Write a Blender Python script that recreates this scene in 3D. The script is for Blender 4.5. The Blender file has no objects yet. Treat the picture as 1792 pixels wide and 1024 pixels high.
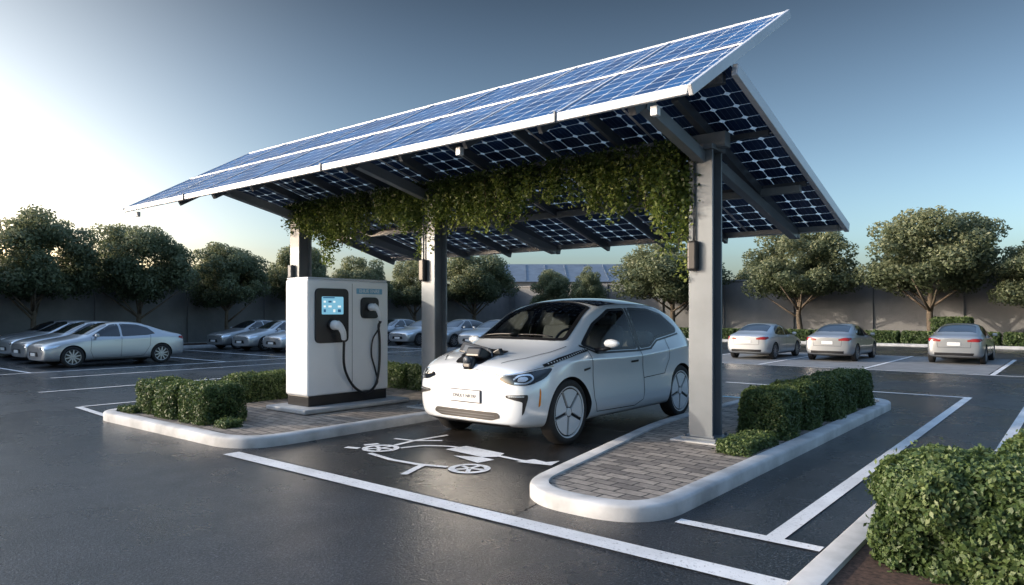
import bpy, bmesh, math, random
import numpy as np
from mathutils import Vector, Matrix
from mathutils.bvhtree import BVHTree
from mathutils.geometry import delaunay_2d_cdt
random.seed(7); rng=np.random.default_rng(7)
R=math.radians
scene=bpy.context.scene
col=scene.collection

# ------------------------------------------------------------------ materials
def newmat(name):
    m=bpy.data.materials.new(name); m.use_nodes=True
    nt=m.node_tree; b=nt.nodes['Principled BSDF']; return m,nt,b
def setc(b,c,r=.5,met=0.,coat=0.,spec=None):
    b.inputs['Base Color'].default_value=(*c,1); b.inputs['Roughness'].default_value=r
    b.inputs['Metallic'].default_value=met; b.inputs['Coat Weight'].default_value=coat
    b.inputs['Coat Roughness'].default_value=.04
    if spec is not None: b.inputs['Specular IOR Level'].default_value=spec
def N(nt,t,**k):
    n=nt.nodes.new(t)
    for a,v in k.items(): setattr(n,a,v)
    return n
def noise(nt,scale,detail=4,rough=.55,coord='Object'):
    tc=N(nt,'ShaderNodeTexCoord'); n=N(nt,'ShaderNodeTexNoise')
    n.inputs['Scale'].default_value=scale; n.inputs['Detail'].default_value=detail; n.inputs['Roughness'].default_value=rough
    nt.links.new(tc.outputs[coord],n.inputs['Vector']); return n
def ramp(nt,src,stops):
    r=N(nt,'ShaderNodeValToRGB'); e=r.color_ramp.elements
    while len(e)<len(stops): e.new(.5)
    for i,(p,c) in enumerate(stops):
        e[i].position=p; e[i].color=(*c,1) if len(c)==3 else c
    nt.links.new(src,r.inputs[0]); return r
def bump(nt,b,src,strength,dist=.01):
    bp=N(nt,'ShaderNodeBump'); bp.inputs['Strength'].default_value=strength; bp.inputs['Distance'].default_value=dist
    nt.links.new(src,bp.inputs['Height']); nt.links.new(bp.outputs[0],b.inputs['Normal']); return bp
def plain(name,c,r=.5,met=0.,coat=0.,var=.12,scale=6.,bmp=0.):
    m,nt,b=newmat(name); setc(b,c,r,met,coat)
    n=noise(nt,scale,5)
    lo=tuple(x*(1-var) for x in c); hi=tuple(min(1,x*(1+var)) for x in c)
    rp=ramp(nt,n.outputs[0],[(.3,lo),(.7,hi)]); nt.links.new(rp.outputs[0],b.inputs['Base Color'])
    if bmp: 
        n2=noise(nt,scale*12,3); bump(nt,b,n2.outputs[0],bmp,.004)
    return m
def g3(v): return (v,v,v)
def mul(nt,a,b):
    m=N(nt,'ShaderNodeMix',data_type='RGBA',blend_type='MULTIPLY'); m.inputs[0].default_value=1
    nt.links.new(a,m.inputs[6]); nt.links.new(b,m.inputs[7]); return m.outputs[2]

def asphalt(name,base,tint=(1,1,1)):
    m,nt,b=newmat(name)
    big=noise(nt,.22,4,.6); fine=noise(nt,60,3,.75); mid=noise(nt,2.3,6,.65); gr=noise(nt,26,4,.8)
    r1=ramp(nt,big.outputs[0],[(.3,tuple(base*.65*t for t in tint)),(.72,tuple(base*1.3*t for t in tint))])
    r2=ramp(nt,fine.outputs[0],[(.36,g3(.3)),(.54,g3(1.)),(.66,g3(4.))])
    r3=ramp(nt,mid.outputs[0],[(.3,g3(.75)),(.7,g3(1.25))])
    r4=ramp(nt,gr.outputs[0],[(.35,g3(.5)),(.65,g3(1.7))])
    c=mul(nt,mul(nt,mul(nt,r1.outputs[0],r2.outputs[0]),r3.outputs[0]),r4.outputs[0])
    nt.links.new(c,b.inputs['Base Color'])
    md=noise(nt,.9,5,.7)
    rr=ramp(nt,big.outputs[0],[(.32,g3(.18)),(.7,g3(.40))]); r5=ramp(nt,md.outputs[0],[(.35,g3(.8)),(.65,g3(1.2))])
    nt.links.new(mul(nt,rr.outputs[0],r5.outputs[0]),b.inputs['Roughness'])
    ad=N(nt,'ShaderNodeMath',operation='ADD'); nt.links.new(fine.outputs[0],ad.inputs[0]); nt.links.new(gr.outputs[0],ad.inputs[1])
    bump(nt,b,ad.outputs[0],.65,.008)
    return m
M_asph=asphalt('asphalt',.028,(.90,.98,1.12))
M_bay=asphalt('bay_asphalt',.024,(1.15,1.,.9))
def mk_line(name,c):
    m,nt,b=newmat(name); b.inputs['Roughness'].default_value=.55
    n=noise(nt,38,6,.75); n2=noise(nt,1.7,3)
    rp=ramp(nt,n.outputs[0],[(.32,(.09,.09,.095)),(.43,c)])
    r2=ramp(nt,n2.outputs[0],[(.3,g3(.72)),(.65,g3(1.))])
    nt.links.new(mul(nt,rp.outputs[0],r2.outputs[0]),b.inputs['Base Color']); n3=noise(nt,60,3); bump(nt,b,n3.outputs[0],.4,.005); return m
M_line=mk_line('white_road_paint',(.8,.81,.82)); M_blue=mk_line('blue_road_paint',(.12,.32,.5))
M_kerb=plain('kerb_concrete',(.44,.45,.46),.75,var=.28,scale=3,bmp=.5)
M_slab=plain('slab_concrete',(.40,.41,.42),.7,var=.2,scale=4,bmp=.3)
M_steel=plain('canopy_steel',(.17,.195,.22),.4,.25,var=.12,scale=2)
M_steel2=plain('dark_steel',(.085,.10,.12),.45,.2,var=.12,scale=2)
M_fascia=plain('aluminium_fascia',(.60,.63,.67),.4,.15,var=.06,scale=2)
M_black=plain('black_plastic',(.012,.012,.014),.35,var=.2)
M_rubber=plain('tyre_rubber',(.018,.018,.019),.75,var=.25,scale=20,bmp=.3)
M_dark=plain('dark_underbody',(.008,.008,.009),.8)
M_white=plain('white_cabinet_paint',(.8,.82,.84),.3,coat=.3,var=.03,scale=1.5)
M_wpl=plain('white_plastic',(.78,.8,.82),.35,var=.03)
M_bark=plain('bark',(.14,.11,.08),.9,var=.35,scale=9,bmp=.8)
M_soil=plain('mulch',(.08,.045,.032),.95,var=.7,scale=30,bmp=1.)
M_seat=plain('seat_fabric',(.62,.6,.55),.8,var=.1,scale=8)
M_amber=plain('amber_lens',(.8,.25,.02),.25)
M_red=plain('red_lens',(.28,.012,.012),.2,coat=.6)
M_chrome=plain('lamp_reflector',(.75,.8,.85),.12,.8,var=.05)
M_plate=plain('plate',(.78,.79,.8),.4,var=.03)
M_ink=plain('ink',(.03,.035,.05),.5)
def paint(name,c,met,r=.28):
    m,nt,b=newmat(name); setc(b,c,r,met,1.)
    n=noise(nt,900,1); rp=ramp(nt,n.outputs[0],[(.3,tuple(x*.93 for x in c)),(.7,c)])
    nt.links.new(rp.outputs[0],b.inputs['Base Color']); return m
M_pw=paint('white_car_paint',(.74,.79,.84),.2,.22)
M_ps=paint('silver_car_paint',(.52,.54,.56),.6,.33)
M_pg=paint('grey_car_paint',(.38,.395,.41),.6,.33)
M_rim=plain('rim_white',(.72,.75,.78),.3,.1,coat=.5,var=.04)
M_rims=plain('rim_silver',(.45,.46,.48),.3,.8,var=.05)
M_oglass,_nt,_b=newmat('tinted_glass'); setc(_b,(.012,.015,.02),.04,0,1.)
def glassmat():
    m=bpy.data.materials.new('clear_window_glass'); m.use_nodes=True; nt=m.node_tree; nt.nodes.clear()
    o=N(nt,'ShaderNodeOutputMaterial'); mx=N(nt,'ShaderNodeMixShader'); fr=N(nt,'ShaderNodeFresnel'); fr.inputs[0].default_value=1.55
    t=N(nt,'ShaderNodeBsdfTransparent'); t.inputs[0].default_value=(.45,.50,.53,1)
    g=N(nt,'ShaderNodeBsdfGlossy'); g.inputs['Roughness'].default_value=.02
    nt.links.new(fr.outputs[0],mx.inputs[0]); nt.links.new(t.outputs[0],mx.inputs[1]); nt.links.new(g.outputs[0],mx.inputs[2]); nt.links.new(mx.outputs[0],o.inputs[0]); return m
M_glass=glassmat()
def leafmat(name,stops,transl=.28):
    m=bpy.data.materials.new(name); m.use_nodes=True; nt=m.node_tree; nt.nodes.clear()
    o=N(nt,'ShaderNodeOutputMaterial'); at=N(nt,'ShaderNodeAttribute'); at.attribute_name='lv'
    rp=ramp(nt,at.outputs['Fac'],stops)
    d=N(nt,'ShaderNodeBsdfPrincipled'); d.inputs['Roughness'].default_value=.5
    t=N(nt,'ShaderNodeBsdfTranslucent'); mx=N(nt,'ShaderNodeMixShader'); mx.inputs[0].default_value=transl
    nt.links.new(rp.outputs[0],d.inputs['Base Color']); nt.links.new(rp.outputs[0],t.inputs[0])
    nt.links.new(d.outputs[0],mx.inputs[1]); nt.links.new(t.outputs[0],mx.inputs[2]); nt.links.new(mx.outputs[0],o.inputs[0]); return m
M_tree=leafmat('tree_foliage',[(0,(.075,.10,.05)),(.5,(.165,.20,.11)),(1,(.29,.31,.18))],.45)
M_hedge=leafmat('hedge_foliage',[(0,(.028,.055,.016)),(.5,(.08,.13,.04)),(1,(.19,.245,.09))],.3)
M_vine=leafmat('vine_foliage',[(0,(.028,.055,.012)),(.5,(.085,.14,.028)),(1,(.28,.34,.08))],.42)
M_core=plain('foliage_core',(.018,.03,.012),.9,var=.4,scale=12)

def paver():
    m,nt,b=newmat('paver_bricks'); tc=N(nt,'ShaderNodeTexCoord'); mp=N(nt,'ShaderNodeMapping')
    mp.inputs['Rotation'].default_value=(0,0,R(4)); nt.links.new(tc.outputs['Object'],mp.inputs[0])
    nz=N(nt,'ShaderNodeTexNoise'); nz.inputs['Scale'].default_value=3; nt.links.new(tc.outputs['Object'],nz.inputs['Vector'])
    ad=N(nt,'ShaderNodeVectorMath',operation='MULTIPLY_ADD'); nt.links.new(nz.outputs['Color'],ad.inputs[0]); ad.inputs[1].default_value=(.03,.03,0); nt.links.new(mp.outputs[0],ad.inputs[2])
    br=N(nt,'ShaderNodeTexBrick'); br.inputs['Scale'].default_value=1; br.inputs['Brick Width'].default_value=.28; br.inputs['Row Height'].default_value=.14
    br.inputs['Mortar Size'].default_value=.009; br.inputs['Mortar Smooth'].default_value=.3; br.inputs['Color1'].default_value=(.36,.315,.27,1); br.inputs['Color2'].default_value=(.17,.15,.135,1); br.inputs['Mortar'].default_value=(.035,.035,.035,1)
    nt.links.new(ad.outputs[0],br.inputs['Vector'])
    n=noise(nt,14,5,.7); rp=ramp(nt,n.outputs[0],[(.3,g3(.6)),(.7,g3(1.25))])
    nt.links.new(mul(nt,br.outputs[0],rp.outputs[0]),b.inputs['Base Color'])
    b.inputs['Roughness'].default_value=.7
    iv=N(nt,'ShaderNodeMath',operation='SUBTRACT'); iv.inputs[0].default_value=1; nt.links.new(br.outputs['Fac'],iv.inputs[1]); bump(nt,b,iv.outputs[0],.9,.016); return m
M_paver=paver()

def solarmat(name,S,c0,c1,gapw,dw,busk=.45,rough=.38,refl=.35):
    m=bpy.data.materials.new(name); m.use_nodes=True; nt=m.node_tree; nt.nodes.clear()
    L=nt.links.new
    uv=N(nt,'ShaderNodeUVMap'); uv.uv_map='UVMap'; sp=N(nt,'ShaderNodeSeparateXYZ'); L(uv.outputs[0],sp.inputs[0])
    def M(op,a,b_=None,c=None):
        n=N(nt,'ShaderNodeMath',operation=op)
        for i,v in enumerate((a,b_,c)):
            if v is None: continue
            if isinstance(v,(int,float)): n.inputs[i].default_value=v
            else: L(v,n.inputs[i])
        return n.outputs[0]
    def cell(c,s):
        return M('ABSOLUTE',M('SUBTRACT',M('FRACT',M('DIVIDE',c,s)),.5))
    cx=cell(sp.outputs[0],S); cy=cell(sp.outputs[1],S)
    line=M('GREATER_THAN',M('MAXIMUM',cx,cy),gapw)
    dia=M('GREATER_THAN',M('ADD',cx,cy),dw)
    gap=M('MAXIMUM',line,dia)
    bus=M('GREATER_THAN',cell(sp.outputs[0],S/4),.455)
    nz=N(nt,'ShaderNodeTexNoise'); nz.inputs['Scale'].default_value=1.1; nz.inputs['Detail'].default_value=3; L(uv.outputs[0],nz.inputs['Vector'])
    fl=N(nt,'ShaderNodeVectorMath',operation='SNAP'); fl.inputs[1].default_value=(S,S,S); L(uv.outputs[0],fl.inputs[0])
    wn=N(nt,'ShaderNodeTexWhiteNoise',noise_dimensions='2D'); L(fl.outputs[0],wn.inputs['Vector'])
    v=M('ADD',M('MULTIPLY',nz.outputs[0],.6),M('MULTIPLY',wn.outputs['Value'],.4))
    rp=ramp(nt,v,[(.2,c0),(.8,c1)])
    mb=N(nt,'ShaderNodeMix',data_type='RGBA'); L(M('MULTIPLY',bus,busk),mb.inputs[0]); L(rp.outputs[0],mb.inputs[6]); mb.inputs[7].default_value=(.30,.42,.6,1)
    p=N(nt,'ShaderNodeBsdfPrincipled'); L(mb.outputs[2],p.inputs['Base Color']); p.inputs['Roughness'].default_value=rough; p.inputs['Specular IOR Level'].default_value=.25
    t=N(nt,'ShaderNodeBsdfTranslucent'); t.inputs[0].default_value=(.95,.97,1,1)
    d=N(nt,'ShaderNodeBsdfPrincipled'); d.inputs['Base Color'].default_value=(.8,.86,.92,1); d.inputs['Roughness'].default_value=.3
    g=N(nt,'ShaderNodeMixShader'); g.inputs[0].default_value=refl; tr=N(nt,'ShaderNodeBsdfTransparent')
    g2=N(nt,'ShaderNodeMixShader'); g2.inputs[0].default_value=.5; L(t.outputs[0],g2.inputs[1]); L(tr.outputs[0],g2.inputs[2])
    L(g2.outputs[0],g.inputs[1]); L(d.outputs[0],g.inputs[2])
    mx=N(nt,'ShaderNodeMixShader'); L(gap,mx.inputs[0]); L(p.outputs[0],mx.inputs[1]); L(g.outputs[0],mx.inputs[2])
    o=N(nt,'ShaderNodeOutputMaterial'); L(mx.outputs[0],o.inputs[0]); return m
M_solar=solarmat('solar_cells',.2654,(.003,.03,.11),(.014,.105,.30),.470,.845,.22,refl=.7)
M_solarb=solarmat('bifacial_solar_cells',.28,(.006,.02,.07),(.012,.045,.15),.488,.835,.3)
def emis(name,c,s,base=(.02,.02,.02)):
    m,nt,b=newmat(name); setc(b,base,.15); b.inputs['Emission Color'].default_value=(*c,1); b.inputs['Emission Strength'].default_value=s; return m
M_screen=emis('lit_screen',(.25,.62,.85),.75); M_scrink=emis('screen_glyphs',(.9,1,1),.9); M_scrdk=emis('screen_dark',(.03,.18,.4),.5)
M_label=plain('blue_label',(.18,.42,.6),.4)

# ------------------------------------------------------------------ mesh helpers
def link(o,parent=None):
    col.objects.link(o)
    if parent: o.parent=parent
    return o
def empty(name,loc=(0,0,0),rz=0,s=1):
    o=bpy.data.objects.new(name,None); o.location=loc; o.rotation_euler=(0,0,rz); o.scale=(s,s,s); o.empty_display_size=.3; return link(o)
def mesh_obj(name,verts,faces,mats,parent=None,smooth=False,mi=None,bevel=0):
    me=bpy.data.meshes.new(name); me.from_pydata([tuple(v) for v in verts],[],faces)
    if not isinstance(mats,(list,tuple)): mats=[mats]
    for m in mats: me.materials.append(m)
    if mi is not None: me.polygons.foreach_set('material_index',mi)
    if smooth: me.polygons.foreach_set('use_smooth',[True]*len(me.polygons))
    me.update(); o=bpy.data.objects.new(name,me); link(o,parent)
    if bevel:
        b=o.modifiers.new('b','BEVEL'); b.width=bevel; b.segments=3; b.limit_method='ANGLE'
    return o
def box(name,c,s,mat,parent=None,bevel=0,rot=None):
    x,y,z=[k/2 for k in s]
    v=[Vector((a*x,b*y,d*z)) for a in(-1,1) for b in(-1,1) for d in(-1,1)]
    if rot is not None: v=[rot@p for p in v]
    v=[p+Vector(c) for p in v]
    f=[(0,1,3,2),(4,6,7,5),(0,4,5,1),(2,3,7,6),(0,2,6,4),(1,5,7,3)]
    return mesh_obj(name,v,f,mat,parent,bevel=bevel)
def beam(name,p0,p1,w,h,mat,parent=None,bevel=.006):
    p0=Vector(p0);p1=Vector(p1); d=p1-p0; q=d.to_track_quat('Y','Z').to_matrix()
    return box(name,(p0+p1)/2,(w,d.length,h),mat,parent,bevel,q)
def tube(name,pts,rad,mat,parent=None,seg=10):
    pts=[Vector(p) for p in pts]; n=len(pts); V=[];F=[]
    if not isinstance(rad,(list,tuple)): rad=[rad]*n
    for i,p in enumerate(pts):
        d=(pts[min(i+1,n-1)]-pts[max(i-1,0)]).normalized(); a=d.orthogonal().normalized() if i==0 else (a-d*a.dot(d)).normalized(); b=d.cross(a)
        for k in range(seg):
            t=2*math.pi*k/seg; V.append(p+(a*math.cos(t)+b*math.sin(t))*rad[i])
    for i in range(n-1):
        for k in range(seg):
            k2=(k+1)%seg; F.append((i*seg+k,i*seg+k2,(i+1)*seg+k2,(i+1)*seg+k))
    F.append(tuple(range(seg))[::-1]); F.append(tuple((n-1)*seg+k for k in range(seg)))
    return mesh_obj(name,V,F,mat,parent,smooth=True)
def catmull(P,n=8,closed=False):
    P=[Vector(p) for p in P]; out=[]; m=len(P)
    for i in range(m if closed else m-1):
        if closed: a,b,c,d=P[(i-1)%m],P[i],P[(i+1)%m],P[(i+2)%m]
        else: a,b,c,d=P[max(i-1,0)],P[i],P[i+1],P[min(i+2,m-1)]
        for k in range(n):
            t=k/n; out.append(.5*((2*b)+(-a+c)*t+(2*a-5*b+4*c-d)*t*t+(-a+3*b-3*c+d)*t**3))
    if not closed: out.append(P[-1])
    return out
def roundpoly(P,r,seg=8):
    P=[Vector(p) for p in P]; out=[]; n=len(P)
    rr=r if isinstance(r,(list,tuple)) else [r]*n
    for i in range(n):
        a,b,c=P[i-1],P[i],P[(i+1)%n]; d1=(a-b);d2=(c-b); L=min(rr[i],d1.length*.49,d2.length*.49)
        p0=b+d1.normalized()*L; p1=b+d2.normalized()*L
        for k in range(seg+1):
            t=k/seg; out.append((1-t)**2*p0+2*t*(1-t)*b+t*t*p1)
    return out
def resample(P,step):
    out=[]; n=len(P)
    for i in range(n):
        a,b=P[i],P[(i+1)%n]; L=(b-a).length
        if L<1e-6: continue
        k=max(1,int(math.ceil(L/step)))
        for j in range(k): out.append(a.lerp(b,j/k))
    res=[]
    for p in out:
        if not res or (p-res[-1]).length>step*.25: res.append(p)
    return res
def inset(P,d): # CCW polygon
    n=len(P); out=[]
    for i in range(n):
        t=(P[(i+1)%n]-P[i-1]).normalized(); out.append(P[i]+Vector((-t.y,t.x))*d)
    return out
def pip(x,y,P):
    c=False; n=len(P); j=n-1
    for i in range(n):
        xi,yi=P[i].x,P[i].y; xj,yj=P[j].x,P[j].y
        if (yi>y)!=(yj>y) and x<(xj-xi)*(y-yi)/(yj-yi)+xi: c=not c
        j=i
    return c
def pdist(x,y,P):
    p=np.array([[q.x,q.y] for q in P]); a=p; b=np.roll(p,-1,0); d=b-a; w=np.array([x,y])-a
    t=np.clip((w*d).sum(1)/np.maximum((d*d).sum(1),1e-12),0,1); return np.sqrt((((w-d*t[:,None]))**2).sum(1).min())
def flat(name,poly,z,mat,parent=None):
    return mesh_obj(name,[(p[0],p[1],z) for p in poly],[tuple(range(len(poly)))],mat,parent)
def text(name,s,size,mat,parent,M,align='CENTER'):
    c=bpy.data.curves.new(name,'FONT'); c.body=s; c.size=size; c.align_x=align; c.align_y='CENTER'; c.extrude=.0015; c.materials.append(mat)
    o=bpy.data.objects.new(name,c); link(o,parent); o.matrix_local=M; return o

# ------------------------------------------------------------------ leaves
def leaves(name,P,Nn,size,mat,parent=None,jit=.7,asp=.5,lv=None):
    n=len(P); Nn=Nn+rng.normal(size=(n,3))*jit; Nn/=np.linalg.norm(Nn,axis=1)[:,None]
    t=rng.normal(size=(n,3)); t-=Nn*(t*Nn).sum(1)[:,None]; t/=np.linalg.norm(t,axis=1)[:,None]; b=np.cross(Nn,t)
    s=(size*rng.uniform(.6,1.3,n))[:,None]
    V=np.empty((n,4,3)); V[:,0]=P-t*s; V[:,1]=P+b*s*asp+Nn*s*.15; V[:,2]=P+t*s; V[:,3]=P-b*s*asp+Nn*s*.15
    me=bpy.data.meshes.new(name); me.vertices.add(4*n); me.vertices.foreach_set('co',V.reshape(-1))
    me.loops.add(4*n); me.loops.foreach_set('vertex_index',np.arange(4*n,dtype=np.int32))
    me.polygons.add(n); me.polygons.foreach_set('loop_start',np.arange(0,4*n,4,dtype=np.int32))
    me.update(calc_edges=True); me.materials.append(mat)
    a=me.attributes.new('lv','FLOAT','FACE'); v=rng.uniform(0,1,n) if lv is None else np.clip(lv+rng.normal(size=n)*.16,0,1)
    a.data.foreach_set('value',v.astype(np.float32))
    o=bpy.data.objects.new(name,me); return link(o,parent)
def unit(n):
    v=rng.normal(size=(n,3)); return v/np.linalg.norm(v,axis=1)[:,None]
def crown_pts(R_,Hh,nb,nl,seed):
    r=np.random.default_rng(seed); C=[];B=[]
    for i in range(nb):
        u=r.normal(size=3); u/=np.linalg.norm(u); k=r.uniform(.25,.88)**.55
        c=u*k*np.array([R_,R_,Hh]); 
        if c[2]<-Hh*.55: c[2]*=.6
        C.append(c); B.append(R_*r.uniform(.16,.32))
    C=np.array(C);B=np.array(B); w=B**2/np.sum(B**2); idx=r.choice(nb,nl,p=w)
    d=r.normal(size=(nl,3)); d[:,2]+=.35; d/=np.linalg.norm(d,axis=1)[:,None]
    rad=B[idx]*r.uniform(.35,1.12,nl)**.6
    P=C[idx]+d*rad[:,None]*np.array([1,1,.85])
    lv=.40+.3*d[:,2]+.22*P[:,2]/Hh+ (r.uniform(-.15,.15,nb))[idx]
    return P,d,lv
tree_meshes=[]
def make_tree(name,loc,R_,top,var,rot,scz=None):
    e=empty(name,loc,rot,1.)
    sx=R_/2.2; sz=top/5.6; e.scale=(sx,sx,sz)
    if var<len(tree_meshes):
        for nm,me in tree_meshes[var]:
            o=bpy.data.objects.new(nm,me); link(o,e)
        return e
    parts=[]
    r=random.Random(100+var)
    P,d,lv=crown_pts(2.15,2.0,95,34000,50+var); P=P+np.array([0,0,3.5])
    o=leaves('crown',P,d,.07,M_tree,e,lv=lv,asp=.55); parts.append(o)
    def limb(pts,rad,seg=8):
        o=tube('limb',pts,rad,M_bark,e,seg); parts.append(o)
    limb([(0,0,-.05),(.03,0,.5),(-.04,.03,1.2),(.02,0,2.0),(.0,.05,3.2)],[.17,.115,.095,.085,.05])
    for i in range(7):
        a=i*.9+r.uniform(-.3,.3); z0=r.uniform(1.0,2.3); l=r.uniform(1.,1.7)
        limb([(0,0,z0),(math.cos(a)*l*.4,math.sin(a)*l*.4,z0+.5),(math.cos(a)*l,math.sin(a)*l,z0+1.3)],[.055,.04,.015],6)
    tree_meshes.append([(p.name.split('.')[0],p.data) for p in parts]); return e
def hedge(name,loc,s,dens,lsize,parent=None,core=True,lump=.05,mesh=None,rot=0,rnd=.13):
    e=empty(name,loc,rot)
    if mesh:
        for nm,me in mesh: link(bpy.data.objects.new(nm,me),e)
        return e
    sx,sy,sz=s; A=[sy*sz,sy*sz,sx*sz,sx*sz,sx*sy]; n=int(sum(A)*dens); f=rng.choice(5,n,p=np.array(A)/sum(A))
    U=rng.uniform(-.5,.5,(n,3)); 
    for k,(ax,sg) in enumerate([(0,-.5),(0,.5),(1,-.5),(1,.5),(2,.5)]): U[f==k,ax]=sg
    P=U*np.array(s); 
    h=np.array(s)/2; rr=min(rnd,min(s)*.35) if lump<.09 else min(.32,min(s)*.42); q=np.clip(P,-(h-rr),(h-rr)); q[:,2]=np.clip(P[:,2],-h[2],h[2]-rr)
    d=P-q; L=np.linalg.norm(d,axis=1)+1e-9; nn=d/L[:,None]; P=q+nn*rr
    ph=rng.uniform(0,6,3)
    w=np.sin(P[:,0]*9+ph[0])*np.sin(P[:,1]*8+ph[1])*np.cos(P[:,2]*10+ph[2])+.6*np.sin(P[:,0]*23+ph[1])*np.sin(P[:,1]*21)*np.sin(P[:,2]*19+ph[0])
    P=P+nn*(w*lump*.6+rng.uniform(-.05,.022,n)+(rng.random(n)<.03)*rng.uniform(0,.05,n))[:,None]
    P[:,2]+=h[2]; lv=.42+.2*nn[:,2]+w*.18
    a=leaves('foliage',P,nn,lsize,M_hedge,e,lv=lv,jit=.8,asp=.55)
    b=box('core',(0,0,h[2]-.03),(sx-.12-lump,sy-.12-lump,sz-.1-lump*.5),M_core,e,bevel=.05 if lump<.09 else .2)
    return e
def meshes_of(e): return [(c.name.split('.')[0],c.data) for c in e.children]

# ------------------------------------------------------------------ ground & markings
ground=mesh_obj('ground',[(-400,-400,0),(400,-400,0),(400,400,0),(-400,400,0)],[(0,1,2,3)],M_asph)
bay=flat('parking_bay_surface',[(-7.72,4.45),(-3.6,4.45),(-4.4,9.),(-4.6,13.4),(-7.7,13.4)],.004,M_bay)
def rect(x0,y0,x1,y1,w):
    a=Vector((x0,y0));b=Vector((x1,y1)); d=(b-a).normalized(); n=Vector((-d.y,d.x))*w/2
    return [a-n,b-n,b+n,a+n]
strips=[]
def S(x0,y0,x1,y1,w=.12): strips.append(rect(x0,y0,x1,y1,w))
S(-7.75,4.32,.6,4.32,.2)
S(-2.5,5.15,-1.42,5.15,.12); S(-1.76,5.21,-1.76,16.04,.13); S(-6.6,16.1,-1.695,16.1,.12)
S(-.78,8.4,-.78,16.04,.12); S(-.72,16.1,6,16.1,.12)
S(-13.6,4.75,-12.05,4.62,.11); S(-13.6,4.81,-13.6,10.8,.1)
S(-16.7,5.1,-16.7,11.,.11); S(-20.1,6.4,-20.1,13.6,.11); S(-22.2,4.,-22.2,26,.11)
S(-16.64,11.,-13.,11.,.1)
for y in (6.6,12.2,14.9,): S(-35,y,-22.26,y,.1)
for x in (-11.,-8.05,-5.05,-1.9,1.1): S(x,22.3,x,30.,.12)
S(-26.,22.2,4.,22.2,.12)
for x in (-26,-23,-20,-17,-14): S(x,22.3,x,30.,.12)
V=[];F=[]
for s in strips:
    k=len(V); V+=[(p.x,p.y,.008) for p in s]; F.append((k,k+1,k+2,k+3))
mesh_obj('parking_lines',V,F,M_line)
V=[];F=[]
for s in [rect(-7.6,13.3,-4.9,13.3,.12)]:
    k=len(V); V+=[(p.x,p.y,.012) for p in s]; F.append((k,k+1,k+2,k+3))
mesh_obj('blue_bay_line',V,F,M_blue)
M_pad=plain('pale_pad',(.19,.195,.2),.75,var=.2,scale=2,bmp=.3)
V=[];F=[]
for (x0,x1) in ((-10.9,-8.15),(-7.95,-5.15),(-4.95,-2.0)):
    k=len(V); V+=[(x0,22.4,.004),(x1,22.4,.004),(x1,30,.004),(x0,30,.004)]; F.append((k,k+1,k+2,k+3))
mesh_obj('parking_pads',V,F,M_pad)

# pictogram
pic=[]
def stroke(P,w):
    P=[Vector(p) for p in P]
    for a,b in zip(P,P[1:]):
        d=(b-a).normalized()*w*.3; pic.append(rect(a.x-d.x,a.y-d.y,b.x+d.x,b.y+d.y,w))
def ringp(c,r0,r1,n=28):
    for i in range(n):
        a=2*math.pi*i/n;b=2*math.pi*(i+1)/n
        pic.append([Vector((c[0]+r*math.cos(t),c[1]+r*math.sin(t))) for r,t in((r0,a),(r1,a),(r1,b),(r0,b))])
for c in ((-6.6,5.6),(-5.02,5.46)):
    ringp(c,.155,.225)
    for k in range(5):
        a=k*2*math.pi/5+.3; stroke([(c[0]+.03*math.cos(a),c[1]+.03*math.sin(a)),(c[0]+.165*math.cos(a),c[1]+.165*math.sin(a))],.05)
stroke([(-6.45,5.32),(-6.0,5.24),(-5.6,5.26),(-5.27,5.36)],.07)
stroke([(-5.36,4.86),(-5.52,5.26)],.08)
stroke([(-6.95,5.38),(-6.82,5.42)],.09); stroke([(-6.9,5.62),(-6.85,5.75)],.08)
stroke([(-6.62,5.86),(-6.66,6.2),(-6.62,6.75)],.065); stroke([(-6.95,6.15),(-6.66,6.2)],.06); stroke([(-6.66,6.2),(-6.40,6.42)],.07)
stroke([(p.x,p.y) for p in catmull([(-6.42,5.78),(-6.3,6.05),(-6.05,6.2),(-5.8,6.22)],5)],.06)
pic.append([Vector(p) for p in ((-5.95,6.05),(-5.3,5.98),(-5.18,6.1),(-5.24,6.3),(-5.9,6.36))])
pic.append([Vector(p) for p in ((-5.62,5.84),(-5.14,5.72),(-5.1,5.96),(-5.3,5.98))])
stroke([(-5.2,6.15),(-4.86,6.12),(-4.62,6.14)],.065)
pic.append([Vector(p) for p in ((-4.84,6.02),(-4.44,6.12),(-4.5,6.36),(-4.58,6.22),(-4.78,6.26))])
V=[];F=[]
for i,s in enumerate(pic):
    k=len(V); V+=[(p.x,p.y,.012+.0003*(i%9)) for p in s]; F.append(tuple(range(k,k+len(s))))
mesh_obj('painted_bay_symbol',V,F,M_line)

# islands
def island(name,poly,rad,kw=.17):
    e=empty(name)
    o=resample(roundpoly(poly,rad,16),.06)
    prof=[(0,0.),(0,.10),(.008,.118),(.025,.13),(kw,.13),(kw+.004,.10)]
    V=[];F=[];n=len(o)
    for d,z in prof: 
        for p in inset(o,d): V.append((p.x,p.y,z))
    for j in range(len(prof)-1):
        for i in range(n):
            i2=(i+1)%n; F.append((j*n+i,j*n+i2,(j+1)*n+i2,(j+1)*n+i))
    k=mesh_obj('kerb',V,F,M_kerb,e,smooth=True)
    k.data.set_sharp_from_angle(angle=R(40))
    q=inset(o,kw-.01); return e,q
e,q=island('traffic_island',[(-3.92,4.78),(-2.56,4.78),(-2.56,13.9),(-4.75,13.9),(-4.72,9.)],[.62,.62,.7,.7,.9])
flat('paving',q,.112,M_paver,e)
e,q=island('traffic_island',[(-11.98,4.4),(-7.7,4.42),(-7.72,10.7),(-11.98,10.7)],[.5,.75,.5,.5])
flat('paving',q,.112,M_paver,e)
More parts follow.
